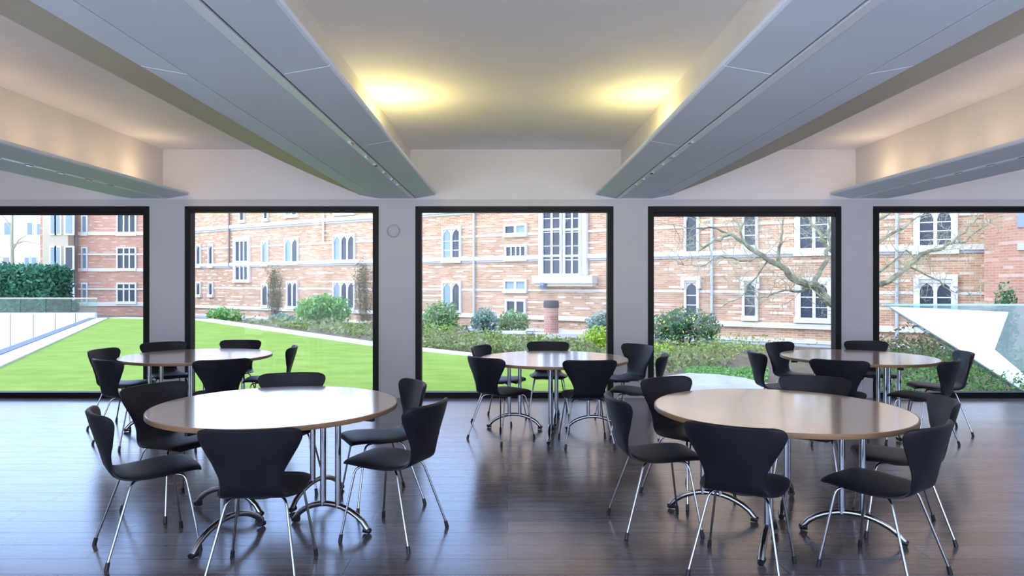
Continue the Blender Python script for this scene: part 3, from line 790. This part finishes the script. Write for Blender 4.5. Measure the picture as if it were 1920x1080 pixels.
def twig(p,d,l,r,depth):
    pts=[p]; dd=d.copy()
    for k in range(4):
        dd=(dd+Vector((rng.gauss(0,.28),rng.gauss(0,.28),rng.gauss(.05,.28)))).normalized(); pts.append(pts[-1]+dd*l/4)
    tw.tube(pts,[r,r*.8,r*.6,r*.4,r*.25],4,cap=False)
    if depth>0:
        for _ in range(3):
            q=pts[rng.randint(1,4)]; twig(q,(dd+Vector((rng.gauss(0,.8),rng.gauss(0,.6),rng.gauss(0,.8)))).normalized(),l*rng.uniform(.45,.75),r*.6,depth-1)
for pts,r,dy in limbs:
    n=len(pts); P=[tp2(x,y,dy*i/(n-1)) for i,(x,y) in enumerate(pts)]
    # densify with slight gnarl
    Q=[]
    for i in range(n-1):
        for k in range(3):
            q=P[i].lerp(P[i+1],k/3)
            if i or k: q=q+Vector((rng.gauss(0,.018),rng.gauss(0,.03),rng.gauss(0,.018)))
            Q.append(q)
    Q.append(P[-1]); m=len(Q)
    MB().tube(Q,[r*(1-.82*i/(m-1)) for i in range(m)],8).build('branch',M['bark'],tr,smooth=True)
    for i in range(2,m):
        for _rep in range(rng.choice((1,1,2))):
            d=(Q[i]-Q[i-1]).normalized(); twig(Q[i],(d*.6+Vector((rng.gauss(0,.7),rng.gauss(0,.5),rng.gauss(0,.7)))).normalized(),rng.uniform(.4,.95),.0095,2)
tag(tw.build('twigs',M['twig'],tr,recalc=False),kind='stuff')
tag(tr,'bare mossy tree spreading branches in front of the brick building','tree')
# faint young tree before the pale house
yt2=44; b0=at(24,560,yt2); t2=empty('slender_tree',(b0.x,yt2,-.45))
def tq(px,py): return at(px,py,yt2)-Vector((b0.x,yt2,-.45))
MB().tube([(0,0,0),tq(24,520),tq(22,450),tq(24,380)],[.14,.12,.09,.05],8).build('trunk',M['twig'],t2,smooth=True)
for pp in ([(23,470),(35,450),(52,440)],[(22,460),(45,452),(75,458)],[(23,500),(10,485),(-5,480)],[(23,430),(10,410),(0,400)]):
    MB().tube([tq(*q) for q in pp],[.06,.04,.02],6).build('branch',M['twig'],t2,smooth=True)
tag(t2,'slender bare pale tree rising behind the dark hedge','tree')

# ------------------------------------------------------------------ light
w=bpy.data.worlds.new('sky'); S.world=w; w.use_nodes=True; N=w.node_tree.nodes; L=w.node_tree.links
bg=N['Background']; tc=N.new('ShaderNodeTexCoord'); sp=N.new('ShaderNodeSeparateXYZ'); L.new(tc.outputs['Generated'],sp.inputs[0])
c=ramp(N,L,sp.outputs[2],[(.0,(.74,.84,1.0)),(.12,(.62,.76,1.0)),(.3,(.36,.55,1.0)),(.55,(.33,.50,.95)),(1.0,(.36,.46,.66))])
L.new(c,bg.inputs[0])
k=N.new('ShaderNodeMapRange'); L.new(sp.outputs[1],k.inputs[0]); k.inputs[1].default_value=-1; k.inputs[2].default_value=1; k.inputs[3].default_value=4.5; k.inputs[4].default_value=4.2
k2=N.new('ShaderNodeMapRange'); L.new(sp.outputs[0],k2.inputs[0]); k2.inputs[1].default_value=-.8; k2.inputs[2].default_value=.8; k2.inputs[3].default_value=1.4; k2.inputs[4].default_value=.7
k3=N.new('ShaderNodeMapRange'); L.new(sp.outputs[2],k3.inputs[0]); k3.inputs[1].default_value=-.5; k3.inputs[2].default_value=0.02; k3.inputs[3].default_value=2.3; k3.inputs[4].default_value=1  # extra glow added below the horizon to brighten ceiling and beam undersides
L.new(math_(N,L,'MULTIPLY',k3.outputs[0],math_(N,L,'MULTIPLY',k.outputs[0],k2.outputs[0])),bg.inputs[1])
sl=bpy.data.lights.new('sun','SUN'); sl.energy=1.7; sl.angle=R(35); sl.color=(1,.86,.62)
so=bpy.data.objects.new('sun',sl); COL.objects.link(so)
so.rotation_euler=Vector((-.62,-.30,.72)).to_track_quat('Z','Y').to_euler()

# ------------------------------------------------------------------ camera
cd=bpy.data.cameras.new('camera'); cd.lens=24; cd.sensor_width=36; cd.shift_x=(960-CX)/1920; cd.shift_y=-(540-CY)/1920
co=bpy.data.objects.new('camera',cd); COL.objects.link(co); co.location=(0,0,ZC); co.rotation_euler=(R(90),0,0); S.camera=co
cd.clip_end=500
S.view_settings.view_transform='Standard'; S.view_settings.look='None'; S.view_settings.gamma=1; S.view_settings.use_curve_mapping=False
S.view_settings.exposure=0.05
S.cycles.max_bounces=10; S.cycles.diffuse_bounces=6; S.cycles.glossy_bounces=4; S.cycles.transparent_max_bounces=12
S.cycles.caustics_reflective=False; S.cycles.caustics_refractive=False
S.cycles.sample_clamp_indirect=8
